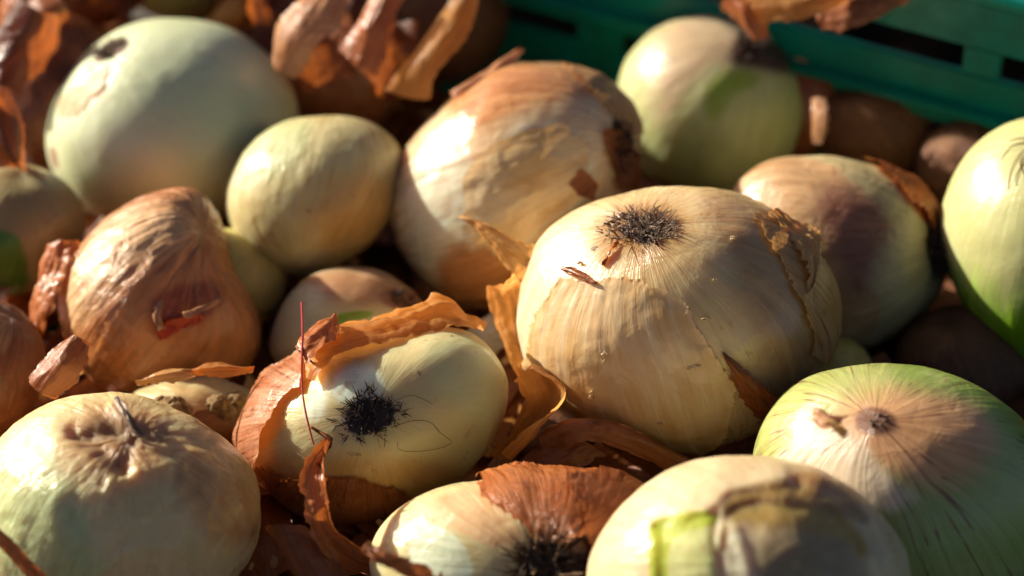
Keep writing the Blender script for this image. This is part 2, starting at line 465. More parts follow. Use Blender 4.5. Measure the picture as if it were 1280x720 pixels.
        for i in range(n):
            L = rng.uniform(*length); v = nrm[i] + rad_dir[i] * splay * (r[i] / rad) * rng.uniform(.4, 1.4) + rng.normal(0, tang, 3); v = v + nrm[i] * max(0, .12 - v @ nrm[i])
            if dirbias is not None: v = v + dirbias
            v /= np.linalg.norm(v); p = b[i] - nrm[i] * .0005; pts = [p]; side = rng.normal(0, 1, 3) * bend / 5 + rad_dir[i] * bend * .12
            for k in range(5):
                v = v + side + np.array([0, 0, -droop]) + rng.normal(0, .10, 3); v /= np.linalg.norm(v); p = p + v * L / 5; pts.append(p)
            paths.append((np.array(pts), width * rng.uniform(.6, 1.5), rng.random() ** 1.6))
        o = link(name, tubes(name, paths), s.e, mat); o['kind'] = 'stuff'
        return o

def tubes(name, paths, sides=4, taper=.35):
    """thin tapered strands, one mesh"""
    V, Q, Rn, n0 = [], [], [], 0
    for pts, wd, rv in paths:
        m = len(pts); tg = np.gradient(pts, axis=0); tg /= np.maximum(np.linalg.norm(tg, axis=1), 1e-9)[:, None]
        a = np.cross(tg, [.21, .33, .92]); a /= np.maximum(np.linalg.norm(a, axis=1), 1e-9)[:, None]; b = np.cross(tg, a)
        wv = wd * np.linspace(1, taper, m)
        for k in range(sides):
            an = 2 * math.pi * k / sides; V.append(pts + (a * math.cos(an) + b * math.sin(an)) * wv[:, None])
        for i in range(m - 1):
            for k in range(sides):
                k2 = (k + 1) % sides; Q.append((n0 + k * m + i, n0 + k2 * m + i, n0 + k2 * m + i + 1, n0 + k * m + i + 1))
        Rn.append(np.full(m * sides, rv)); n0 += m * sides
    return mesh_np(name, np.concatenate(V), Q, {'rnd': np.concatenate(Rn)})

def spline(P, n):
    """Catmull-Rom through the points"""
    P = np.asarray(P, float); m = len(P); t = np.linspace(0, m - 1, n); i = np.minimum(t.astype(int), m - 2); f = (t - i)[:, None]
    g = lambda k: P[np.clip(i + k, 0, m - 1)]
    p0, p1, p2, p3 = g(-1), g(0), g(1), g(2)
    return .5 * (2 * p1 + (p2 - p0) * f + (2 * p0 - 5 * p1 + 4 * p2 - p3) * f ** 2 + (3 * p1 - p0 - 3 * p2 + p3) * f ** 3)

def flake(name, A, B, mat, ref, parent=None, bulge=0.0, crump=.0006, rag=.06, nu=60, nv=28, seed=0, label=None, fs=1.0, fold=.0011):
    """a curled sheet of skin between two edges; each edge point is (px, py, metres towards the camera from depth ref)"""
    if isinstance(ref, Onion):                                        # third value: height above that onion's surface
        def pts(E): return np.array([ref.surf(ref.dir_of(p[0], p[1])[None], p[2])[0] + ref.base for p in E])
    else:
        def pts(E): return np.array([at(p[0], p[1], ref - p[2]) for p in E])
    a, b = spline(pts(A), nu), spline(pts(B), nu)
    u = np.linspace(0, 1, nu); v = np.linspace(0, 1, nv)
    fr = lambda k: 1.2 * fbm(np.stack([u * 7, u * 0 + seed + k, u * 0], 1), seed + k, 4) + .9 * np.maximum(fbm(np.stack([u * 26, u * 0 + seed, u * 0 + k], 1), seed + k + 2, 3), 0)
    n1, n2 = fr(0), fr(9)
    lo = rag * (.5 + n1); hi = 1 - rag * (.5 + n2)
    vv = lo[:, None] + (hi - lo)[:, None] * v[None]                      # ragged long edges
    e = rag * .9 * np.stack([fbm(np.stack([v * 7, v * 0 + k, v * 0 + seed], 1), seed + k, 3) for k in (1, 2)])
    uu = u[:, None] + (e[0][None] * (1 - u[:, None]) ** 4 - e[1][None] * u[:, None] ** 4)
    ai = np.stack([np.interp(uu.ravel(), u, a[:, k]) for k in range(3)], 1); bi = np.stack([np.interp(uu.ravel(), u, b[:, k]) for k in range(3)], 1)
    w_ = vv.ravel()[:, None]; V = ai * (1 - w_) + bi * w_
    G = V.reshape(nu, nv, 3); tu = np.gradient(G, axis=0); tv = np.gradient(G, axis=1); nr = np.cross(tu, tv).reshape(-1, 3)
    nr /= np.maximum(np.linalg.norm(nr, axis=1), 1e-9)[:, None]
    flip = np.sign((nr @ -FWD).mean()) or 1; nr *= flip
    V = V + nr * (bulge * np.sin(np.pi * w_[:, 0]) + crump * 1.6 * fbm(V * 130 + seed, seed + 3, 3) + crump * .5 * fbm(V * 420, seed + 8, 2)
        + fold * ((1 - 2 * np.abs(fbm(np.stack([w_[:, 0] * 3.2, uu.ravel() * 1.6, w_[:, 0] * 0 + seed], 1), seed + 13, 3))) - .4))[:, None]
    i = np.arange(nu - 1)[:, None] * nv; j = np.arange(nv - 1)[None]
    Q = np.stack([i + j, i + nv + j, i + nv + j + 1, i + j + 1], -1).reshape(-1, 4)
    wid = np.linalg.norm(a - b, axis=1).mean() / .03
    pol = np.stack([vv.ravel() * wid * fs + seed * 1.3, np.full(nu * nv, seed * .7), uu.ravel() * 1.0], 1)
    base = V[V[:, 2].argmin()].copy() if parent is None else np.array(parent.location)
    o = link(name, mesh_np(name, V - base, Q, {'pol': pol}), parent, mat, base if parent is None else None)
    if label: o['label'] = label
    return o

# skins
SK_TAN = skin_mat('skin_tan', 'd2a060', 'e3c08a', '9a5f28', .45, .30, trcol='e8a850')
SK_ORANGE = skin_mat('skin_orange', 'd08c48', 'e0ac68', '98582a', .66, .34, trcol='f2b060')
SK_COPPER = skin_mat('skin_copper', 'a85a2a', 'c67e48', '5a260f', .30, .28, trcol='d07830')
SK_BROWN = skin_mat('skin_brown', '8a4c26', 'a9683c', '47200c', .32, .33, trcol='c06a28')
SK_PINK = skin_mat('skin_pinkish', 'bc865c', 'd6a67e', '7a4a30', .35, .30, trcol='d89868')
SK_GREY = skin_mat('skin_greyish', 'bc9c78', 'd0b492', '8a6a52', .3, .36)
SK_PEEL = skin_mat('skin_glossy_copper', 'b4704a', 'd09c78', '6a3018', .3, .2, trcol='d88038', spec=.7)
RT_DARK = strand_mat('root_dark', '2a1a14', '5a4233')
RT_HERO = strand_mat('root_brown', '402c20', 'a89078')
RT_PALE = strand_mat('root_pale', '8a6a44', 'c0a47c')
RT_BLACK = strand_mat('root_black', '1a1212', '54403a')

# ---- the big golden onion in the middle
# the onions in front
hero = Onion(845, 402, [(655, 330), (680, 285), (720, 260), (780, 243), (850, 236), (920, 242), (975, 268), (1020, 310), (1046, 370), (1042, 430), (1015, 480),
    (970, 525), (900, 555), (845, 566), (770, 550), (700, 510), (655, 460), (645, 400)], (797, 285), seed=1, ridge=.0045, dimple=(.035, .30), res=(300, 190), rz=190)
m_hero = onion_mat('golden_onion', ('dcbe88', 'e4cb9c'), [
    ('pale', 'dccda0', 'e4d8b4', .35, .45, .22), ('tanr', 'b08a5c', 'c49c6a', .4, .7, .3), ('rootg', 'a8743c', 'c4924e', .3, 1.3, .3), ('ringd', '3a2418', '4c3020', .5, .9, .15)],
    fib=.13, fibF=15, rough=.25, spots=.7, bump=.45, sheen=.4)
hero.build(m_hero, 'biggest golden onion in the middle, brown root tuft on top and peeling skin flaps', {
    'pale': [([(650, 470), (640, 400), (650, 330), (690, 270), (760, 250), (770, 300), (720, 340), (690, 380), (672, 470)], 16)],
    'tanr': ([(860, 240), (960, 250), (1060, 340), (1060, 480), (980, 540), (930, 430), (900, 330)], 40),
    'rootg': ('pole', .30, .25), 'ringd': ('pole', .15, .12)})
hero.tuft(RT_HERO, 430, .19, (.0016, .0036), .5, .00026, 2.4, tang=1.3, asp=(1.35, .85), rough=.5)
hero.tuft(RT_HERO, 120, .21, (.003, .006), 1.8, .00015, .5, name='root_hair', seed=9, tang=.5, dirbias=np.array([.25, 0, -.1]))
hero.tuft(RT_PALE, 60, .19, (.001, .0022), .4, .00024, 1.5, name='root_tip', seed=19, tang=1.0)
SK_FILM = skin_mat('skin_film', 'dcb474', 'eedcb2', 'c09258', .30, .15, trcol='e8b470', bump=.28, spots=.15, fibF=9, veins=.12, blotch=38, spec=.75)
hero.shell([(700, 345), (735, 352), (790, 345), (850, 380), (870, 430), (905, 470), (900, 540), (840, 600), (740, 590), (668, 500), (655, 470), (668, 400)], SK_FILM, .0004, .0010, 5, 7, seed=2)
hero.shell([(930, 270), (965, 262), (1010, 300), (1060, 380), (1060, 470), (1000, 440), (985, 380), (960, 330)], SK_TAN, .0005, .0012, 5, 9, seed=3)
R = hero.d
flake('skin_flap', [(578, 268, .000), (606, 300, .004), (632, 338, .006), (655, 362, .004)], [(581, 266, .001), (612, 280, .004), (648, 298, .004), (672, 308, .002)], SK_TAN, R, hero.e, .002, .0008, .12, seed=3)
flake('skin_flap', [(607, 358, .002), (613, 395, .002), (630, 440, .004), (650, 478, .006)], [(640, 342, .006), (668, 335, .002), (670, 400, .002), (668, 470, .004)], SK_ORANGE, R, hero.e, .0015, .0007, .06, seed=4)
flake('skin_curl', [(640, 478, .016), (655, 500, .014), (645, 530, .012), (612, 570, .008)], [(664, 460, .030), (708, 486, .037), (668, 528, .036), (630, 568, .026)], SK_ORANGE, R, hero.e, -.004, .0006, .05, seed=5)
flake('skin_flap', [(886, 434, .0003), (898, 462, .0006), (908, 490, .0008), (926, 514, .0030)], [(890, 434, .0004), (920, 458, .0030), (950, 482, .0050), (986, 508, .0060)], SK_BROWN, hero, hero.e, .0012, .0008, .16, seed=6)
flake('skin_flap', [(950, 272, .0003), (972, 300, .0006), (985, 330, .0010), (994, 368, .0004)], [(962, 268, .0012), (996, 290, .0030), (1008, 312, .0035), (998, 366, .0008)], SK_TAN, hero, hero.e, .0012, .0009, .14, seed=7)
flake('skin_fleck', [(701, 337, .0002), (715, 346, .0004), (742, 357, .0006)], [(705, 334, .0016), (722, 338, .0026), (744, 352, .0010)], SK_BROWN, hero, hero.e, .0006, .0003, .1, 24, 12, seed=8)
flake('skin_fleck', [(746, 332, .0003), (754, 318, .0004), (765, 303, .0004)], [(749, 333, .0005), (759, 319, .0009), (768, 304, .0006)], SK_COPPER, hero, hero.e, .0005, .0003, .1, 24, 12, seed=9)
SK_CHIP = skin_mat('skin_chip', 'dcc090', 'e8d2ac', 'b08850', .3, .3)
for k, (fx, fy, fw, fh) in enumerate([(855, 452, 16, 8), (738, 487, 5, 14), (752, 442, 7, 22), (868, 396, 12, 4), (722, 330, 6, 5), (905, 300, 8, 4), (820, 520, 9, 5), (880, 350, 6, 3)]):
    flake('skin_fleck', [(fx - fw / 2, fy + fh / 2, .0002), (fx, fy + fh * .3, .0003), (fx + fw / 2, fy + fh / 2, .0003)], [(fx - fw * .3, fy - fh * .3, .0004), (fx, fy - fh / 2, .0008), (fx + fw / 2, fy - fh / 2, .0005)], SK_CHIP, hero, hero.e, .0002, .0002, .2, 12, 8, seed=60 + k)

# ---- the half peeled onion in front of it
peel = Onion(468, 525, [(304, 535), (320, 495), (370, 455), (450, 428), (520, 413), (580, 410), (615, 430), (637, 480), (630, 522), (600, 570), (550, 612), (480, 640),
    (400, 652), (340, 612), (312, 575)], (467, 514), seed=2, ridge=.002, dimple=(.03, .3), res=(260, 170), lump=.03)
m_peel = onion_mat('peeled_onion', ('c4b480', 'ccbe8c'), [
    ('green', 'c4c48e', 'cccc9c', .3, .2, .3), ('tan', 'b58a50', 'c09a60', .3, .4, .3), ('wht', 'd6dcc0', 'dde0c8', .3, .5, .25), ('yel', 'd0aa50', 'd8b868', .2, .3, .2), ('ringd', '2a1a14', '3a2620', .3, .5, .15)],
    fib=.03, fibF=8, rough=.38, spots=.9, bump=.3)
peel.build(m_peel, 'half peeled pale onion, black root tuft facing out, copper skin on its left', {
    'green': ([(560, 410), (640, 430), (640, 520), (600, 530), (520, 450)], 25), 'tan': ([(330, 560), (430, 560), (560, 570), (600, 590), (480, 660), (330, 640)], 30),
    'wht': [([(425, 455), (480, 455), (490, 500), (420, 500)], 14), ([(390, 470), (420, 460), (415, 520), (385, 520)], 12)], 'yel': ([(400, 440), (420, 470), (370, 520), (340, 560), (310, 560), (330, 480)], 14), 'ringd': ('pole', .20, .06)})
peel.tuft(RT_BLACK, 480, .19, (.0016, .0036), .4, .00023, 2.6, tang=1.5, asp=(1.3, 1.2), rough=.5)
peel.tuft(RT_DARK, 40, .22, (.003, .0055), 1.2, .00014, .8, name='root_hair', seed=8, tang=.6)
hair = []
for pl in ([(495, 528), (520, 520), (541, 522), (552, 535), (565, 548), (540, 556), (506, 556), (502, 545)], [(492, 500), (520, 488), (545, 500)]):
    q = np.array([peel.surf(peel.dir_of(*p)[None], .0004)[0] for p in pl]); hair.append((spline(q, 20), .00009, random.random()))
link('root_hair', tubes('root_hair', hair, taper=.6), peel.e, RT_DARK)
peel.shell([(296, 540), (300, 500), (320, 470), (380, 425), (410, 430), (392, 455), (388, 482), (372, 492), (348, 530), (338, 575), (332, 620), (300, 600)], SK_PEEL, .0014, .003, 10, 5, seed=4)
peel.shell([(330, 575), (370, 588), (440, 590), (500, 600), (520, 640), (420, 700), (320, 660)], SK_BROWN, .0006, .0012, 8, 8, seed=5)
R = peel.d
flake('skin_flap', [(384, 436, .010), (430, 404, .004), (480, 398, .0), (530, 378, -.004), (546, 368, -.004), (604, 410, -.006)], [(384, 480, .026), (420, 446, .024), (480, 430, .018), (540, 416, .010), (570, 412, .006), (604, 414, -.004)], SK_ORANGE, R, peel.e, .002, .0010, .06, 90, 28, seed=11)
flake('skin_curl', [(382, 436, .014), (402, 412, .012), (425, 404, .010)], [(388, 462, .028), (408, 440, .026), (424, 418, .018)], SK_COPPER, R, peel.e, .004, .0010, .14, seed=12)
thread = spline([at(377, 378, R - .010), at(378, 420, R - .022), at(377, 470, R - .029), at(381, 510, R - .033), at(392, 556, R - .034)], 40)
tm = plain_mat('red_thread', 'c01c20', 'a01418', 900, .6)
o = link('thread', tubes('thread', [(thread - thread[-1], .00030, .5)], 8, .85), None, tm, thread[-1]); tag(o, 'thin red thread hanging over the half peeled onion', 'thread')
o = flake('loose_skin', [(402, 540, .040), (376, 585, .046), (374, 640, .048), (392, 688, .044), (440, 722, .036), (500, 735, .03)], [(404, 540, .041), (404, 585, .050), (408, 630, .056), (426, 664, .050), (468, 694, .040), (520, 708, .032)], SK_COPPER, R, None, -.004, .0009, .10, 90, 22, seed=13)
tag(o, 'narrow curled copper skin strip standing in front of the half peeled onion', 'onion skin', 'loose onion skins')

# ---- tan onion behind the big one
tan = Onion(642, 237, [(545, 145), (580, 110), (620, 85), (660, 80), (720, 85), (770, 110), (802, 150), (802, 190), (792, 240), (770, 290), (740, 330), (690, 370), (610, 392),
    (550, 370), (505, 320), (484, 265), (490, 220), (510, 180)], (782, 185), seed=3, ridge=.006, dimple=(.05, .22), res=(240, 150), cren=.006)
m_tan = onion_mat('tan_onion', ('d8b88c', 'dfc49c'), [('ltn', 'd8cfae', 'e0d8bc', .6, .4, .25), ('ora', 'b87c4c', 'c8925e', .8, .5, .3), ('ringd', '3a2014', '54301c', .4, .5, .15)],
    fib=.10, fibF=10, rough=.22, sheen=.5, bump=.4, vein=('96602c', .35, 5, .008))
tan.build(m_tan, 'shiny tan onion behind the biggest one, dark root end turned right', {
    'ltn': [([(520, 190), (560, 180), (610, 230), (620, 380), (560, 390), (490, 300)], 30), ([(640, 160), (730, 170), (740, 250), (660, 290), (620, 220)], 25)],
    'ora': [([(550, 130), (630, 75), (760, 90), (740, 130), (650, 140), (590, 180)], 22), ([(560, 300), (640, 300), (700, 360), (620, 400), (540, 370)], 25)], 'ringd': ('pole', .2, .08)})
tan.shell([(580, 230), (610, 190), (650, 175), (700, 160), (735, 190), (725, 250), (690, 290), (620, 320), (585, 290)], SK_FILM, .0003, .0003, 6, 4, seed=33)
tan.tuft(RT_DARK, 150, .16, (.002, .005), .9, .00022, .6)
tan.shell([(690, 70), (780, 105), (815, 170), (790, 175), (760, 140), (720, 105)], skin_mat('skin_amber', 'c49460', 'd6ae80', '8a5a30', .3, .28, veins=.2), .0004, .0006, 8, 8, seed=3)
tan.shell([(705, 235), (722, 218), (740, 235), (735, 255), (715, 250)], SK_BROWN, .0006, .001, 8, 4, seed=4)
tan.shell([(748, 170), (780, 160), (800, 200), (790, 250), (765, 240), (755, 200)], SK_BROWN, .0006, .001, 8, 6, seed=6)
flake('skin_flap', [(566, 122, .010), (600, 95, .008), (630, 72, .002), (650, 66, .000)], [(570, 126, .014), (612, 108, .014), (640, 84, .008), (652, 68, .000)], SK_PINK, tan.d, tan.e, .002, .0006, .08, seed=14)

# ---- large pale onion, upper left
pale = Onion(215, 157, [(58, 185), (65, 140), (90, 90), (130, 50), (180, 27), (240, 25), (300, 40), (345, 80), (372, 130), (368, 180), (340, 230), (290, 270), (220, 292), (150, 282), (100, 260), (70, 222)],
    (148, 66), seed=4, ridge=.002, dimple=(.03, .2), res=(220, 130), lump=.02)
m_pale = onion_mat('pale_onion', ('c6cfa6', 'ccd4b0'), [('brn', '8a6a54', 'a08068', .3, .4, .2), ('pch', 'd8a468', 'e2bc8a', .5, .5, .12), ('ringd', '6a5242', '806858', .3, .4, .12)], fib=.05, fibF=8, rough=.32, spots=.35, bump=.2, sss=.35)
pale.build(m_pale, 'large smooth whitish green onion at upper left with small brown root scar', {
    'brn': [([(120, 85), (140, 95), (135, 110), (115, 105)], 8), ([(70, 185), (82, 190), (84, 215), (74, 210)], 6)], 'pch': ([(118, 108), (150, 90), (148, 130), (122, 130), (108, 150), (84, 150), (84, 132), (105, 128)], 5),
    'ringd': ([(128, 66), (145, 52), (165, 50), (175, 60), (170, 72), (150, 80), (128, 86)], 4)})
pale.tuft(RT_HERO, 160, .13, (.0012, .0028), .8, .0003, .5)
pale.shell([(112, 112), (150, 90), (150, 122), (130, 132), (112, 150), (86, 152), (86, 132)], SK_CHIP, .00015, .0003, 6, 6, seed=8)

# ---- small smooth onion
small = Onion(395, 246, [(283, 250), (295, 205), (330, 165), (390, 147), (450, 150), (490, 170), (507, 200), (500, 245), (480, 285), (440, 320), (380, 345), (330, 335), (295, 300)],
    (415, 118), seed=5, dz=.012, ridge=.005, dimple=(.02, .2), res=(200, 120))
m_small = onion_mat('straw_onion', ('ccc08a', 'd4ca9c'), [('grn', 'c0c48e', 'c8cc9a', .3, .6, .3), ('ora', 'b88a4c', 'c09858', .4, .8, .35)], fib=.16, fibF=9, rough=.30, spots=.5, bump=.5, sss=.5, vein=('a89058', .5, 5, .012))  # ora paints light coming through the bulb as orange on its right
small.build(m_small, 'small bare straw coloured onion between the large pale one and the shiny tan one', {
    'grn': ([(290, 200), (350, 150), (400, 150), (380, 210), (320, 240)], 22), 'ora': ([(400, 240), (500, 200), (490, 290), (420, 330), (390, 300)], 40)})

# ---- green white onion at the crate wall
gtop = Onion(893, 131, [(772, 110), (785, 70), (820, 35), (870, 20), (920, 25), (970, 50), (1000, 90), (1013, 130), (1005, 170), (980, 205), (930, 235), (860, 242), (810, 220), (785, 180)],
    (928, 66), seed=6, ridge=.004, dimple=(-.05, .18), res=(220, 130), lump=.02)
m_gtop = onion_mat('green_white_onion', ('bcc488', 'c8cc98'), [('grn', '8faa3c', '9cb450', .4, .8, .3), ('skin', 'b8a07e', 'c6b08e', .5, .6, .3), ('drk', '4a3628', '62483a', .4, .6, .25)], fib=.14, fibF=9, rough=.33, spots=.2, bump=.4)
gtop.build(m_gtop, 'green white onion with grey brown cap by the crate wall', {
    'grn': ([(880, 100), (930, 92), (945, 110), (905, 125), (890, 160), (870, 150)], 14),
    'skin': ([(800, 55), (850, 10), (930, 0), (980, 60), (985, 95), (930, 88), (890, 92), (860, 110), (830, 160), (815, 150), (810, 100)], 34), 'drk': ([(905, 60), (930, 40), (975, 60), (995, 100), (950, 96), (905, 92)], 18)})
gtop.tuft(RT_DARK, 60, .10, (.003, .006), .8, .0003, .5, name='neck_fibres')

# ---- purple brown onion
purple = Onion(1045, 322, [(908, 250), (950, 205), (1000, 197), (1070, 203), (1130, 225), (1170, 265), (1182, 310), (1172, 370), (1130, 415), (1070, 440), (1000, 430), (940, 380), (905, 310)],
    (1166, 312), seed=7, ridge=.006, dimple=(.04, .22), res=(220, 130), cren=.003, rz=120)
m_purple = onion_mat('purple_onion', ('b8a878', 'c4b48a'), [('tan', 'b48c60', 'c8a478', .6, .8, .25), ('pur', '845444', '9c6c54', .9, .9, .4), ('ora', 'a0501c', 'b8682c', .4, .5, .15), ('ringd', '2c1a12', '3c261a', .3, .4, .15)], fib=.22, fibF=9, rough=.38, spots=.5, bump=.6)
purple.build(m_purple, 'purple brown onion right of the biggest one, bare greenish stripe and dark root end', {
    'tan': ([(900, 240), (950, 195), (1010, 195), (1060, 230), (1110, 300), (1040, 330), (1100, 380), (1060, 450), (900, 400)], 10),
    'pur': [([(1020, 235), (1070, 240), (1110, 285), (1090, 300), (1060, 380), (1030, 330), (1010, 270)], 22)], 'ora': ([(1080, 198), (1140, 225), (1180, 280), (1160, 295), (1120, 245)], 8), 'ringd': ('pole', .22, .08)})
purple.tuft(RT_DARK, 160, .2, (.003, .008), 1.0, .00024, .6, droop=.05)
purple.shell([(1075, 196), (1130, 212), (1180, 262), (1190, 300), (1158, 292), (1125, 250)], SK_COPPER, .0008, .002, 8, 8, seed=10)

# ---- green onion at the right edge
right = Onion(1305, 300, [(1177, 280), (1190, 225), (1220, 180), (1260, 155), (1310, 143), (1390, 190), (1430, 300), (1390, 410), (1315, 462), (1260, 445), (1215, 395), (1190, 340)], (1282, 188), seed=8, dz=.012, ridge=.003, dimple=(.02, .2), lump=.015, res=(220, 130))
m_right = onion_mat('lime_onion', ('bcbc7c', 'c4c48c'), [('grn', '7cb010', '90c028', .3, .5, .4)], fib=.09, fibF=9, rough=.3, spots=.3, bump=.2, sss=.5)
right.build(m_right, 'bare lime green and white onion cut off by the right edge of the picture', {'grn': ([(1170, 330), (1215, 360), (1245, 390), (1280, 350), (1340, 330), (1450, 420), (1330, 500), (1200, 430)], 40)})
hair = []
for pl in ([(1282, 182), (1262, 192), (1248, 212), (1240, 240)], [(1280, 186), (1258, 205), (1262, 228), (1270, 246)], [(1284, 190), (1276, 215), (1280, 236)], [(1278, 180), (1252, 186), (1236, 205)], [(1290, 186), (1296, 210), (1290, 235), (1300, 250)], [(1285, 180), (1265, 176), (1250, 180)], [(1282, 186), (1268, 200), (1252, 222), (1250, 236)]):
    q = np.array([right.surf(right.dir_of(*p)[None], .0003)[0] for p in pl]); hair.append((spline(q, 20), .00020, random.random()))
link('root_hair', tubes('root_hair', hair, taper=.4), right.e, RT_HERO)
right.tuft(RT_HERO, 90, .10, (.0012, .003), .8, .00026, 1.5, tang=.9)

# ---- copper onion on the left
copper = Onion(195, 372, [(76, 385), (85, 335), (110, 300), (155, 262), (200, 240), (246, 236), (268, 268), (280, 308), (290, 345), (325, 400), (322, 450), (262, 486), (190, 496), (120, 480), (88, 430)], (262, 290), seed=9,
    ridge=.013, dimple=(.03, .3), wrinkle=(.024, 1.0), cren=.012, res=(260, 150), lump=.02)
m_copper = onion_mat('copper_onion', ('bc7440', 'cc8c58'), [('lt', 'd6a26c', 'e0b88a', .5, .9, .3), ('red', '8a3c18', '9c4c22', .4, .5, .3)], fib=.34, fibF=11, rough=.30, sheen=.3, spots=.4, bump=.8, sss=.12)  # lt paints the sunlit upper left as paler copper
copper.build(m_copper, 'wrinkled copper brown onion at left with blunt top and torn orange window', {'lt': ([(85, 330), (160, 260), (245, 250), (260, 300), (200, 320), (140, 390), (85, 420)], 30), 'red': ([(200, 370), (275, 345), (290, 380), (260, 410), (205, 420)], 14)})
flake('torn_edge', [(204, 378, .026), (202, 396, .029), (206, 412, .029)], [(196, 374, .029), (190, 394, .030), (198, 414, .031)], SK_PINK, copper.d, copper.e, .001, .0003, .1, 20, 10, seed=21)
flake('torn_edge', [(228, 392, .031), (252, 384, .029), (272, 374, .024)], [(230, 402, .033), (254, 392, .031), (274, 380, .025)], SK_PINK, copper.d, copper.e, .001, .0003, .1, 20, 10, seed=22)
copper.shell([(205, 412), (225, 398), (262, 388), (270, 398), (250, 412), (215, 422)], skin_mat('skin_red', 'b83c14', 'd0602a', '7a2008', .3, .3), .0006, .0012, 5, 5, seed=12)
flake('skin_flap', [(60, 305, .006), (50, 340, .004), (38, 380, .002), (42, 420, .004)], [(104, 302, .010), (92, 335, .014), (70, 380, .016), (60, 422, .012)], SK_COPPER, copper.d, copper.e, .003, .0010, .08, seed=23)

# ---- onion behind the half peeled one
behind = Onion(432, 402, [(334, 445), (345, 400), (370, 360), (410, 337), (450, 335), (500, 352), (532, 385), (530, 430), (470, 462), (380, 472)], (512, 378), seed=10, ridge=.004, dimple=(.03, .25), res=(180, 110))
m_behind = onion_mat('rosy_onion', ('cfc4a0', 'd6caa8'), [('rosy', 'b0835c', 'bc9470', .3, .8, .35), ('grn', '8aa838', '98b048', .2, .3, .12), ('brn', '8a5a48', 'a07258', .4, .6, .2)], fib=.16, fibF=10, rough=.3, spots=.4, bump=.4)
behind.build(m_behind, 'cream onion with a rosy brown top tucked behind the half peeled one', {
    'rosy': ([(370, 350), (440, 325), (520, 350), (540, 390), (470, 385), (420, 380)], 22), 'grn': ([(395, 408), (430, 390), (470, 388), (468, 396), (430, 402), (400, 422)], 3), 'brn': ([(470, 362), (520, 360), (530, 385), (480, 385)], 8)})
behind.tuft(RT_DARK, 60, .2, (.002, .004), 1, .0003, .5)

SK_GREYSTUB = skin_mat('skin_grey_stub', '7c6450', '987e64', '4a3628', .1, .4)
# ---- wrinkled onion, bottom left
wrink = Onion(150, 625, [(-28, 620), (-10, 560), (40, 517), (90, 496), (150, 492), (215, 512), (270, 545), (310, 580), (327, 630), (320, 680), (290, 730), (200, 765), (80, 765), (0, 725)], (172, 538), seed=11,
    ridge=.004, dimple=(.10, .40), wrinkle=(.016, .7), grooves=[
    ([(108, 532), (140, 548), (165, 574), (174, 582)], 0.0429, 9), ([(172, 582), (178, 556), (182, 542)], 0.0172, 6), ([(190, 535), (216, 542), (230, 562)], 0.0351, 9), ([(180, 525), (215, 530), (262, 550)], 0.0218, 9),
    ([(108, 535), (150, 530), (165, 527)], 0.0273, 7), ([(165, 590), (190, 584), (215, 579), (240, 566), (264, 560)], -0.0172, 10), ([(160, 590), (154, 612), (150, 628)], -0.0125, 5), ([(170, 592), (168, 622)], -0.0101, 5),
    ([(236, 572), (245, 590), (238, 606)], -0.0140, 6), ([(222, 578), (224, 594)], -0.0094, 5), ([(152, 505), (168, 520), (190, 538)], -0.0351, 7), ([(142, 556), (152, 560)], -0.0172, 16), ([(200, 562), (210, 566)], -0.0187, 18),
    ([(60, 545), (90, 560)], 0.0094, 13), ([(40, 570), (75, 590), (110, 585)], 0.0078, 9), ([(100, 600), (92, 640)], -0.0078, 8), ([(120, 600), (116, 640)], 0.0062, 7), ([(30, 640), (80, 650)], 0.0062, 8), ([(250, 580), (290, 610), (310, 650)], 0.0078, 9)], res=(300, 180), lump=.03, cren=.011)
m_wrink = onion_mat('wrinkled_onion', ('d6be86', 'deca98'), [('grn', 'b4bc84', 'bec692', .4, .8, .3), ('tan', 'b88c58', 'c8a26e', .4, .8, .3), ('drk', '9c7650', 'ae8a62', .4, .8, .3)], fib=.10, fibF=9, rough=.30, spots=.4, bump=.6)
wrink.build(m_wrink, 'broad pale onion at the bottom left with sunken wrinkled neck', {
    'grn': ([(-30, 600), (30, 560), (100, 570), (130, 640), (160, 720), (60, 760), (0, 700)], 30), 'tan': [('pole', .50, .3), ([(200, 500), (330, 590), (330, 690), (250, 650)], 30)],
    'drk': ([(95, 540), (130, 515), (160, 510), (215, 520), (235, 545), (190, 548), (165, 585), (130, 560)], 10)})
flake('neck_stub', [(152, 506, .0006), (164, 520, .0006), (178, 534, .0004), (190, 542, .0004)], [(158, 503, .0022), (172, 517, .0026), (184, 530, .0022), (196, 540, .001)], SK_GREYSTUB, wrink, wrink.e, .0008, .0006, .12, 30, 16, seed=24)

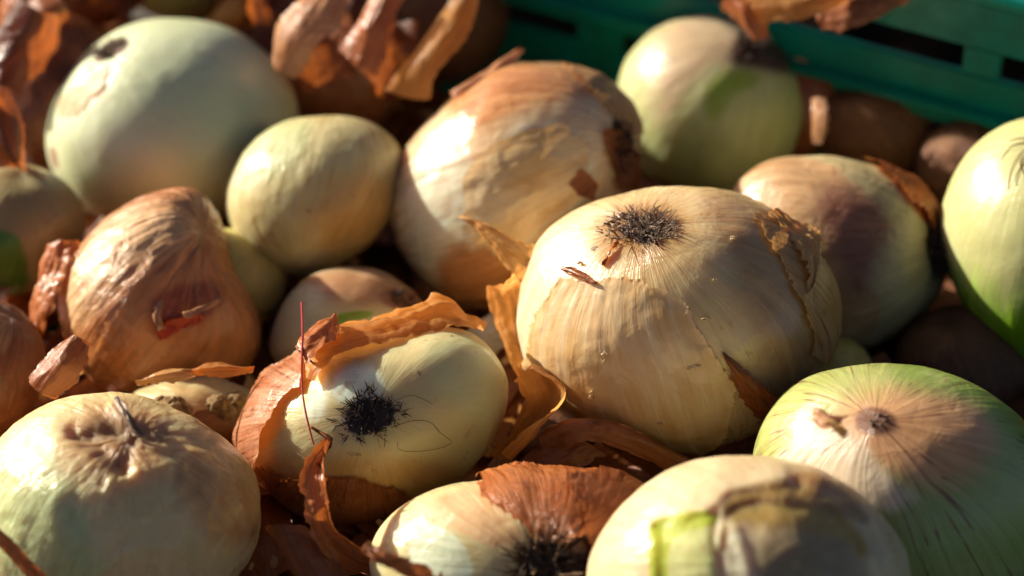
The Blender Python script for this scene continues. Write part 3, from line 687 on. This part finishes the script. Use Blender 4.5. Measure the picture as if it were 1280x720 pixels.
# ---- small onion with crusty bits
crust = Onion(243, 516, [(154, 498), (190, 482), (240, 473), (290, 480), (332, 502), (335, 540), (280, 562), (200, 557), (160, 530)], (296, 506), seed=12, ridge=.004, dimple=(.03, .3), res=(180, 110), rz=80)
m_crust = onion_mat('crusty_onion', ('c8ac78', 'd0b888'), [('brn', '7a4c28', '8c5c34', .3, .5, .12), ('wh', 'd8c8a4', 'e0d4b4', .4, .5, .2)], fib=.14, fibF=9, rough=.4, spots=.4, bump=.4)
crust.build(m_crust, 'sandy onion with crusty root lumps by the half peeled one', {'brn': ([(235, 508), (330, 505), (340, 560), (270, 560)], 6), 'wh': ([(150, 500), (190, 490), (230, 500), (215, 520), (160, 515)], 8)})
CR = plain_mat('crust_lump', 'b89c70', '8a6c44', 500, .9, .0012)
for cxx, cyy, r_ in ((228, 506, 15), (240, 512, 10), (214, 500, 8), (280, 502, 14), (300, 498, 12), (292, 512, 11)):
    d, Q, pol = crust.grid(36, 20); nn_ = 1 + .45 * fbm(d * 3 + cxx, 5, 4)
    c0 = crust.surf(crust.dir_of(cxx, cyy)[None], .0006)[0]; V = d * nn_[:, None] * r_ * crust.k * np.array([1, .8, .8]) + c0
    link('crust_lump', mesh_np('crust_lump', V, Q), crust.e, CR)

# ---- onion at the bottom with torn copper skin
bot = Onion(645, 697, [(462, 695), (480, 650), (530, 618), (600, 604), (680, 594), (760, 600), (822, 625), (832, 690), (780, 770), (640, 800), (520, 780), (470, 740)], (684, 698), seed=13, ridge=.005, dimple=(.03, .3), res=(260, 150), rz=128)
m_bot = onion_mat('torn_onion', ('cfc08a', 'd6ca98'), [('wh', 'd2dcb8', 'dce4c8', .3, .8, .15), ('pch', 'd0a878', 'd8b88c', .4, .6, .2), ('brn', '6a3c24', '7c4c30', .4, .8, .3), ('ringd', '2a1a14', '3a2620', .3, .5, .15)], fib=.16, fibF=9, rough=.3, spots=.4, bump=.4)
bot.build(m_bot, 'bottom edge onion, bare white on its left, torn copper skin above a root tuft', {
    'wh': ([(508, 655), (530, 640), (580, 660), (600, 720), (540, 740), (515, 690)], 10), 'pch': ([(520, 622), (620, 600), (640, 640), (660, 680), (590, 665)], 12), 'brn': ([(640, 660), (720, 620), (840, 620), (840, 740), (740, 740)], 25), 'ringd': ('pole', .2, .07)})
bot.tuft(RT_DARK, 300, .2, (.004, .009), 1.2, .00024, .4)
bot.tuft(RT_PALE, 16, .2, (.008, .016), 1.6, .00022, .5, name='root_hair', seed=31)
bot.shell([(598, 596), (640, 570), (740, 560), (840, 590), (850, 680), (790, 690), (735, 660), (700, 668), (660, 660), (628, 636), (606, 618)], SK_COPPER, .0010, .0024, 10, 8, seed=14)
bot.shell([(700, 600), (850, 580), (880, 700), (780, 720), (740, 690)], SK_BROWN, .0022, .0016, 10, 10, seed=15)
o = flake('loose_skin', [(448, 690, .036), (470, 700, .038), (500, 716, .038), (540, 740, .036)], [(470, 686, .038), (500, 690, .042), (536, 708, .042), (565, 730, .038)], SK_BROWN, bot.d, None, .003, .0012, .14, seed=25)
tag(o, 'crumpled red brown skin scrap at the bottom edge before the torn onion', 'onion skin', 'loose onion skins')

# ---- onion with open layers, near the camera
cut = Onion(935, 712, [(726, 725), (750, 665), (800, 612), (860, 581), (930, 571), (1000, 580), (1060, 610), (1110, 655), (1142, 715), (1120, 790), (935, 850), (760, 800)], (985, 690), dz=.016, seed=14, ridge=.004, dimple=(-.02, .3), res=(320, 200), rz=170,
    steps=[([(812, 660), (815, 640), (850, 640), (886, 628), (905, 604), (950, 600), (985, 594), (1040, 606), (1075, 640), (1100, 700), (1105, 780), (880, 780), (815, 770)], .026, 5),
           ([(892, 640), (905, 622), (940, 612), (975, 618), (1020, 620), (1056, 650), (1080, 700), (1086, 780), (892, 780), (884, 690)], .028, 5), ([(940, 720), (950, 690), (990, 672), (1040, 690), (1056, 730), (1056, 780), (940, 780)], .016, 9)],
    grooves=[([(888, 630), (880, 665), (888, 700), (896, 740)], .022, 6), ([(905, 645), (916, 680), (922, 720)], -.022, 9), ([(960, 584), (975, 588)], -.010, 10), ([(1005, 592), (1020, 596)], -.010, 9), ([(985, 588), (990, 598)], .012, 7), ([(985, 690), (1015, 700), (1035, 706)], -.012, 5)])
m_cut = onion_mat('opened_onion', ('ceb68a', 'd6c29a'), [('yel', 'a88848', 'b49858', .5, .4, .35), ('edge', '8c6c38', '9c7c48', .6, .4, .35), ('slab', 'c8cc80', 'd4d494', .4, .3, .3), ('grn', 'a4b02c', 'b8c048', .3, .3, .25), ('in', 'c8bc9c', 'd4c8a8', .4, .4, .3), ('core', '94805e', 'a4906c', .5, .5, .35), ('rust', '9c7448', 'b08858', 1.0, .5, .3)], fib=.08, fibF=8, rough=.32, spots=.8, bump=.4)
cut.build(m_cut, 'cream onion nearest the camera with its top torn open to green and yellow layers', {
    'rust': [([(985, 580), (1040, 590), (1080, 630), (1040, 620), (990, 598)], 10)],
    'edge': ([(886, 634), (900, 606), (940, 598), (985, 592), (1050, 610), (1085, 650), (1050, 640), (985, 612), (930, 616), (900, 630)], 9), 'yel': ([(896, 640), (905, 618), (985, 606), (1050, 630), (1085, 680), (1060, 690), (1000, 660), (930, 640)], 14),
    'slab': ([(806, 655), (815, 640), (880, 630), (884, 690), (890, 760), (810, 760)], 7), 'grn': [([(804, 648), (818, 638), (886, 624), (886, 644), (830, 656), (824, 700), (826, 760), (806, 760)], 5)],
    'in': ([(894, 650), (922, 640), (932, 700), (930, 760), (890, 760)], 9), 'core': ([(930, 660), (1000, 640), (1065, 680), (1090, 760), (935, 760)], 18)})

# ---- green striped onion at lower right
gright = Onion(1132, 605, [(940, 575), (955, 525), (1000, 475), (1060, 459), (1130, 457), (1200, 475), (1262, 510), (1312, 570), (1322, 640), (1280, 720), (1180, 762), (1060, 740), (970, 660)], (1078, 520), seed=15, ridge=.003, dimple=(-.02, .12), res=(280, 170), lump=.015)
m_gright = onion_mat('striped_onion', ('a2aa60', 'aeb26e'), [('tan', 'cc9664', 'd8aa7c', .3, .7, .45), ('crm', 'd8c4a4', 'e0d0b4', .3, .6, .3), ('grn', '7c983c', '8ca44a', .3, .8, .4), ('drk', '7a5238', '8c6448', .3, .4, .2)], fib=.12, fibF=10, rough=.3, spots=.25, bump=.35, vein=('743e30', .85, 7, .009), sss=.25)
gright.build(m_gright, 'green and tan striped onion at lower right with a small dry neck', {
    'tan': [([(1010, 525), (1060, 488), (1150, 478), (1222, 500), (1226, 545), (1180, 600), (1110, 590), (1060, 575)], 26), ('pole', .25, .2)], 'crm': ([(945, 585), (985, 545), (1020, 522), (1055, 535), (1085, 580), (1130, 615), (1080, 630), (1010, 610)], 16),
    'grn': ([(1130, 440), (1200, 460), (1330, 560), (1340, 640), (1290, 600), (1240, 530), (1200, 490), (1100, 475)], 24), 'drk': ('pole', .13, .07)})
gright.tuft(RT_HERO, 26, .06, (.0006, .0016), .8, .0005, .5, name='neck_fibres')
flake('skin_flap', [(1020, 510, .040), (1040, 520, .043), (1062, 524, .043)], [(1014, 528, .043), (1030, 540, .047), (1052, 532, .046)], SK_PINK, gright.d, gright.e, .001, .0006, .12, 30, 16, seed=26)
flake('skin_flap', [(1030, 528, .046), (1044, 536, .048), (1056, 545, .046)], [(1034, 522, .050), (1050, 522, .056), (1062, 534, .052)], SK_TAN, gright.d, gright.e, .001, .0006, .12, 30, 16, seed=27)

# ------------------------------------------------------------------ onions further back and in the gaps
m_dcop = onion_mat('shaded_copper_onion', ('7c4222', '945630'), [('lt', 'b0784c', 'bc8a5c', .5, .9, .3)], fib=.3, fibF=9, rough=.34, spots=.4, bump=.7, sss=.1)  # copper darkened in colour to stand in for shade at the back
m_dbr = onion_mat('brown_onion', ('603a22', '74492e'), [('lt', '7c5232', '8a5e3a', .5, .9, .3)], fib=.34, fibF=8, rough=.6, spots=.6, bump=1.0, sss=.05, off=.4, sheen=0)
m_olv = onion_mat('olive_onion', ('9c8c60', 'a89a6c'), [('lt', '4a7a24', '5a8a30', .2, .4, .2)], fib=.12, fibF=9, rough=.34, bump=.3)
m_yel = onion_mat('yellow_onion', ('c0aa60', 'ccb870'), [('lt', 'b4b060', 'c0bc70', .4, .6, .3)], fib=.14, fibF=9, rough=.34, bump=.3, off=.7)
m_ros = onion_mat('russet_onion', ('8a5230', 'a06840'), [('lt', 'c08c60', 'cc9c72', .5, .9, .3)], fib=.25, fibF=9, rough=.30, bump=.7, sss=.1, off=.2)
BG = [ # cx, cy, rx, ry, rot, pole, z, material, label, patch painting the sunlit upper left on copper, brown and russet ones
    (72, 120, 92, 104, .2, (40, 40), .032, m_dcop, 'shade-darkened copper onion at upper left behind the large pale one', [(0, 20), (60, 10), (80, 60), (20, 100)]),
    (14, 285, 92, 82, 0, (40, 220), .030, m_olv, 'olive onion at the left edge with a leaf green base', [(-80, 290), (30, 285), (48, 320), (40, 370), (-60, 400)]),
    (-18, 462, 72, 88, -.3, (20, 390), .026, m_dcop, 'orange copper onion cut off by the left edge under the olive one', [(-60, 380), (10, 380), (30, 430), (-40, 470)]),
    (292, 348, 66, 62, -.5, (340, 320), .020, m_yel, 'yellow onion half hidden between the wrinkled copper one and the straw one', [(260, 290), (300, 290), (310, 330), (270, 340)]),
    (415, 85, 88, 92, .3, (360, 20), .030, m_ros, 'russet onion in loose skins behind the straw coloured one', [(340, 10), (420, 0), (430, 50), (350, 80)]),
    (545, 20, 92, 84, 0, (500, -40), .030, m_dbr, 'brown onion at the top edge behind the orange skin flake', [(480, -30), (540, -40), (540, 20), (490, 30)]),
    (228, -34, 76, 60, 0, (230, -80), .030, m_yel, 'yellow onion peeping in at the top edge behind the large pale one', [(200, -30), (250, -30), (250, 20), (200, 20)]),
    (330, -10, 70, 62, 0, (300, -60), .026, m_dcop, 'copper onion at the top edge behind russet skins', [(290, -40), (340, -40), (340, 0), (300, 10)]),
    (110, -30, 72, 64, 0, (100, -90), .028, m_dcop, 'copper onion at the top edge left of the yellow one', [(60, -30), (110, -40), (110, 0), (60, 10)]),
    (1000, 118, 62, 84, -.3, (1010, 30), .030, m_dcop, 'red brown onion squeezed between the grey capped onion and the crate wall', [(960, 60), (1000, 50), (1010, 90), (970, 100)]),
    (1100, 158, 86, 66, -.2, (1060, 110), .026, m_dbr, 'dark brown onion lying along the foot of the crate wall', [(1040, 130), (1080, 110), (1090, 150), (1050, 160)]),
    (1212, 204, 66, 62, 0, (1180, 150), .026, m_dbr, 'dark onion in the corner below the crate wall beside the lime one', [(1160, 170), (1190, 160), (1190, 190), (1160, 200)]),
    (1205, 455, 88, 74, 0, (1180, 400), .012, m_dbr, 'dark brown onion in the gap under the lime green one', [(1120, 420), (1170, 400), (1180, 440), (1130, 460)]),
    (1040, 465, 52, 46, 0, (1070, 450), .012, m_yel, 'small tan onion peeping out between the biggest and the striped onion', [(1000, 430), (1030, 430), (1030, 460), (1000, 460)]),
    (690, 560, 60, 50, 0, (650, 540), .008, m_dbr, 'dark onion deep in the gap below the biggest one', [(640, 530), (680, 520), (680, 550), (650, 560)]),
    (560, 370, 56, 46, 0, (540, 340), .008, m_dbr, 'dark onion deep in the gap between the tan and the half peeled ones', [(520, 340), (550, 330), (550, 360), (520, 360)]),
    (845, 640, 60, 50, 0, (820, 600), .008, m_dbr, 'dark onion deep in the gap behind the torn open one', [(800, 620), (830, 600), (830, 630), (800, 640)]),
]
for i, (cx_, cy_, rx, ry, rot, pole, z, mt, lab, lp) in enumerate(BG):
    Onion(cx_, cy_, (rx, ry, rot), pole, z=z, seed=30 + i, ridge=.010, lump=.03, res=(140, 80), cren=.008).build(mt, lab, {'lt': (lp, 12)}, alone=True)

for px_, py_, pz_, pr_, sd_ in ((-.125, .190, .068, .036, 71), (-.190, .205, .075, .036, 73)):  # unseen onions, added to throw shade over the skins at the back
    rel = np.array([px_, py_, pz_]) - CAM; dd = rel @ FWD; qx, qy = 640 + F * (rel @ RT) / dd, 360 - F * (rel @ UP) / dd
    o = Onion(qx, qy, (pr_ / dd * F, pr_ / dd * F * .92, .2), (qx + 20, qy - 60), z=pz_, seed=sd_, ridge=.01, lump=.03, res=(100, 60)).build(m_dcop, 'unseen copper onion added beyond the top edge to cast shade, ' + ('the one nearer the picture' if sd_ == 71 else 'the one further to the left'), {'lt': ('pole', .2, .2)}, alone=True)
    o.e['group'] = 'unseen onions added beyond the top edge to cast shade'
# loose skins behind
def loose(A, B, mat, ref, label, **kw):
    kw.setdefault('fold', .0005); kw['crump'] = min(kw.get('crump', .0005), .0005)
    o = flake('loose_skin', A, B, mat, ref, None, **kw); tag(o, label, 'onion skin', 'loose onion skins'); return o
dz = lambda x, y, z: depth_at_z(x, y, z)
loose([(482, 112, 0), (505, 78, .004), (535, 40, .004), (560, 0, 0), (575, -20, 0)], [(540, 122, .004), (552, 90, .010), (580, 55, .008), (596, 20, .002), (598, -10, 0)], SK_ORANGE, dz(540, 70, .062), 'backlit orange skin flake standing at the top edge behind the straw onion', bulge=.003, crump=0.00060, seed=41)
loose([(340, 70, .0), (345, 30, .004), (365, 5, .006), (390, -15, .004)], [(372, 100, .004), (400, 60, .012), (430, 30, .012), (440, -10, .006)], SK_PINK, dz(390, 50, .066), 'shiny pinkish skin sheet leaning on the russet onion', bulge=.004, crump=0.00084, seed=42)
loose([(420, 60, .004), (450, 20, .004), (470, -20, .002)], [(480, 110, .004), (486, 50, .008), (510, -10, .004)], SK_COPPER, dz(460, 50, .064), 'curved copper skin between the russet onion and the orange flake', bulge=.004, crump=0.00084, seed=43)
loose([(-10, 90, 0), (-5, 40, .004), (0, -10, .004)], [(30, 95, .004), (50, 50, .010), (62, -10, .006)], SK_COPPER, dz(20, 40, .046), 'flaky copper skin in the top left corner', bulge=.004, crump=0.00108, seed=44)
loose([(250, 30, 0), (275, 5, .004), (300, -20, .004)], [(285, 40, .004), (310, 18, .008), (330, -10, .006)], SK_ORANGE, dz(290, 10, .05), 'orange brown skin scrap at the top edge above the large pale onion', bulge=.003, crump=0.00060, seed=45)
loose([(930, -8, .002), (1000, -16, .004), (1070, -24, .002)], [(952, 32, .006), (1004, 27, .010), (1064, 0, .004)], SK_ORANGE, dz(1000, 40, .072), 'long orange skin flake lying over the crate wall at the top edge', bulge=.003, rag=.10, seed=46)
loose([(1008, -4, .0), (1070, -14, .004), (1140, -24, .002)], [(1030, 42, .006), (1072, 36, .010), (1148, -2, .004)], SK_BROWN, dz(1060, 40, .070), 'purplish brown skin flake over the crate wall beside the orange one', bulge=.003, rag=.10, seed=56)
loose([(898, 10, .004), (915, 24, .006), (940, 48, .006)], [(930, -4, .006), (955, 12, .010), (962, 46, .008)], SK_COPPER, dz(930, 30, .066), 'red brown skin on top of the grey capped onion', bulge=.004, crump=0.00060, seed=47)
loose([(1014, 124, 0), (1014, 150, .002), (1015, 178, 0)], [(1032, 122, .004), (1036, 150, .006), (1028, 180, .004)], SK_PINK, dz(1022, 150, .045), 'small upright pinkish skin scrap right of the grey capped onion', bulge=.001, crump=0.00036, seed=48)
loose([(36, 470, .004), (60, 440, .006), (90, 420, .006)], [(70, 500, .006), (105, 470, .010), (115, 430, .008)], SK_BROWN, dz(70, 460, .040), 'brown skin curl between the orange copper and the wrinkled copper onions', bulge=.004, crump=0.00060, seed=49)
loose([(172, 482, .003), (200, 466, .004), (225, 462, .004), (250, 468, .002)], [(172, 484, .004), (204, 482, .007), (230, 478, .007), (252, 470, .003)], SK_TAN, dz(240, 470, .036), 'ragged tan skin shred behind the left half of the small sandy onion', bulge=.002, rag=.12, seed=50)
loose([(236, 466, .003), (262, 454, .004), (290, 456, .004), (314, 464, .002)], [(238, 470, .004), (266, 474, .007), (292, 474, .007), (316, 468, .003)], SK_ORANGE, dz(240, 470, .036), 'ragged orange skin shred behind the right half of the small sandy onion', bulge=.002, rag=.12, seed=57)
loose([(690, 530, .0), (730, 528, .006), (770, 532, .006), (846, 572, .0)], [(690, 575, .004), (726, 556, .012), (764, 560, .012), (850, 600, .004)], SK_BROWN, dz(760, 560, .026), 'curled brown skin in the gap below the biggest onion', bulge=.005, crump=0.00060, seed=51)
loose([(620, 600, .0), (665, 560, .004), (700, 540, .004)], [(660, 620, .004), (720, 590, .008), (760, 570, .006)], SK_BROWN, dz(690, 580, .022), 'dark brown skin wedge beneath the curled one', bulge=.003, crump=0.00060, seed=52)
loose([(330, 660, 0), (350, 690, .004), (370, 730, .004)], [(380, 655, .004), (410, 680, .006), (450, 740, .004)], SK_BROWN, dz(370, 700, .022), 'dark brown skin in the gap right of the wrinkled onion', bulge=.004, crump=0.00060, seed=53)
loose([(-20, 660, .0), (5, 690, .004), (40, 730, .004)], [(-10, 645, .004), (14, 672, .006), (60, 722, .004)], SK_COPPER, wrink.d - .035, 'copper skin edge in the bottom left corner before the wrinkled onion', bulge=.002, crump=0.00036, seed=54)
loose([(570, 420, 0), (600, 400, .002), (615, 390, 0)], [(600, 470, .002), (625, 440, .004), (640, 425, .002)], skin_mat('skin_white', 'c8beb0', 'd8d0c4', '5a5048', .2, .6), dz(610, 420, .014), 'greyish white dry scrap in the gap left of the biggest onion', bulge=.002, crump=0.00060, seed=55)
SK_SHADE = skin_mat('skin_shade', '5a3020', '7a4c36', '2c140a', .42, .26, trcol='d0702c')  # brown skin with the pile's shade put into its colour
prng = np.random.default_rng(11)
PILE = [(440, 15, 100, 120, .5, 'broad shade-darkened skin at the top edge left of the backlit orange flake'), (405, 62, 110, 90, -.3, 'crumpled dark skin right behind the straw coloured onion'), (490, 70, 70, 100, .2, 'brown skin wedged against the lower end of the orange flake'),
        (340, 20, 70, 100, .1, 'brown skin rising just right of the large pale onion'), (300, -5, 90, 70, .9, 'dark skin at the top edge above the right shoulder of the large pale onion'),
        (25, 60, 90, 120, .4, 'large brown skin in the top left corner'), (2, 160, 60, 100, -.2, 'copper skin at the left edge above the olive onion'), (52, 22, 60, 60, 1.0, 'dark skin in the pile just up and left of the large pale onion'), (150, -14, 80, 36, 1.2, 'brown skin at the top edge over the root scar of the large pale onion')]
for k, (px, py, wpx, hpx, an, lab) in enumerate(PILE):
    c_, s_ = math.cos(an), math.sin(an); L = []
    for sd in (-1, 1):
        E_ = []
        for q in (-1, -.3, .4, 1):
            lx, ly = sd * wpx / 2 * (1 - .35 * abs(q) + prng.normal(0, .08)), q * hpx / 2
            E_.append((px + lx * c_ - ly * s_, py + lx * s_ + ly * c_, .004 * sd * prng.uniform(-1, 1) + .003 * prng.normal()))
        L.append(E_)
    o = flake('loose_skin', L[0], L[1], [SK_SHADE, SK_BROWN, SK_SHADE][k % 3], dz(px, py, .058), None, .006 * prng.choice([-1, 1]), .0005, .06, 44, 24, seed=80 + k, fold=.0006)
    tag(o, lab, 'onion skin', 'crumpled skins in the pile at the back')
# litter of skins on the crate floor, too many and too dark to count
LV, LQ, LP, n0 = [], [], [], 0
rng = np.random.default_rng(5)
for k in range(900):
    x, y = rng.uniform(-.19, .20), rng.uniform(-.17, .20)
    if (np.array([x, y]) - pA[:2]) @ nn[:2] > -.008: continue
    z = rng.uniform(.001, .008); r = rng.uniform(.008, .02); yaw = rng.uniform(0, 6.28); tilt = rng.normal(0, .25, 2); cu = rng.uniform(-18, 18)
    gx, gy = np.meshgrid(np.linspace(-1, 1, 7), np.linspace(-.6, .6, 5)); gx, gy = gx.ravel() * r, gy.ravel() * r
    gx = gx * (1 + .25 * noise(np.stack([gx * 200, gy * 200, gx * 0 + k], 1), 3)); gz = cu * (gx ** 2 + .4 * gy ** 2) + gx * tilt[0] + gy * tilt[1] + .0012 * noise(np.stack([gx * 300, gy * 300, gx * 0 + k], 1), 4)
    V = np.stack([x + gx * math.cos(yaw) - gy * math.sin(yaw), y + gx * math.sin(yaw) + gy * math.cos(yaw), np.maximum(z + gz, .0008)], 1)
    i = np.arange(4)[:, None] * 7; j = np.arange(6)[None]; Q = np.stack([i + j, i + j + 1, i + j + 8, i + j + 7], -1).reshape(-1, 4)
    LV.append(V); LQ.append(Q + n0); n0 += len(V); LP.append(np.stack([gy * 40 + k, gx * 0, gx * 40], 1))
o = link('skin_litter', mesh_np('skin_litter', np.concatenate(LV), np.concatenate(LQ), {'pol': np.concatenate(LP)}), None, SK_BROWN)
tag(o, 'brown skin litter filling the dark gaps between the onions', 'skin litter', None, 'stuff')

V_, Q_, P_, n0 = [], [], [], 0
for k in range(1400):
    x, y = rng.uniform(-.19, .20), rng.uniform(-.17, .20)
    if (np.array([x, y]) - pA[:2]) @ nn[:2] > -.008: continue
    z = rng.uniform(.006, .018); r0 = rng.uniform(.0006, .0028); t1, t2 = rng.normal(0, 1, 3), rng.normal(0, 1, 3); t1 /= np.linalg.norm(t1); t2 = np.cross(t1, t2); t2 /= np.linalg.norm(t2); n_ = np.cross(t1, t2)
    c = np.array([x, y, z]); V = np.array([c + (t1 * a + t2 * b + n_ * h) * r0 for a, b, h in ((-1, -.5, .2), (0, -.7, -.1), (1, -.3, .3), (-.9, .5, .3), (.1, .6, 0), (.8, .6, .2))])
    V_.append(V); Q_.append(np.array([[0, 1, 4, 3], [1, 2, 5, 4]]) + n0); n0 += 6; P_.append(np.tile([k * .37, k * .11, 0], (6, 1)))
o = link('skin_crumbs', mesh_np('skin_crumbs', np.concatenate(V_), np.concatenate(Q_), {'pol': np.concatenate(P_)}), None, SK_TAN)
tag(o, 'tiny pale skin crumbs scattered through the gaps between the onions', 'skin crumbs', None, 'stuff')
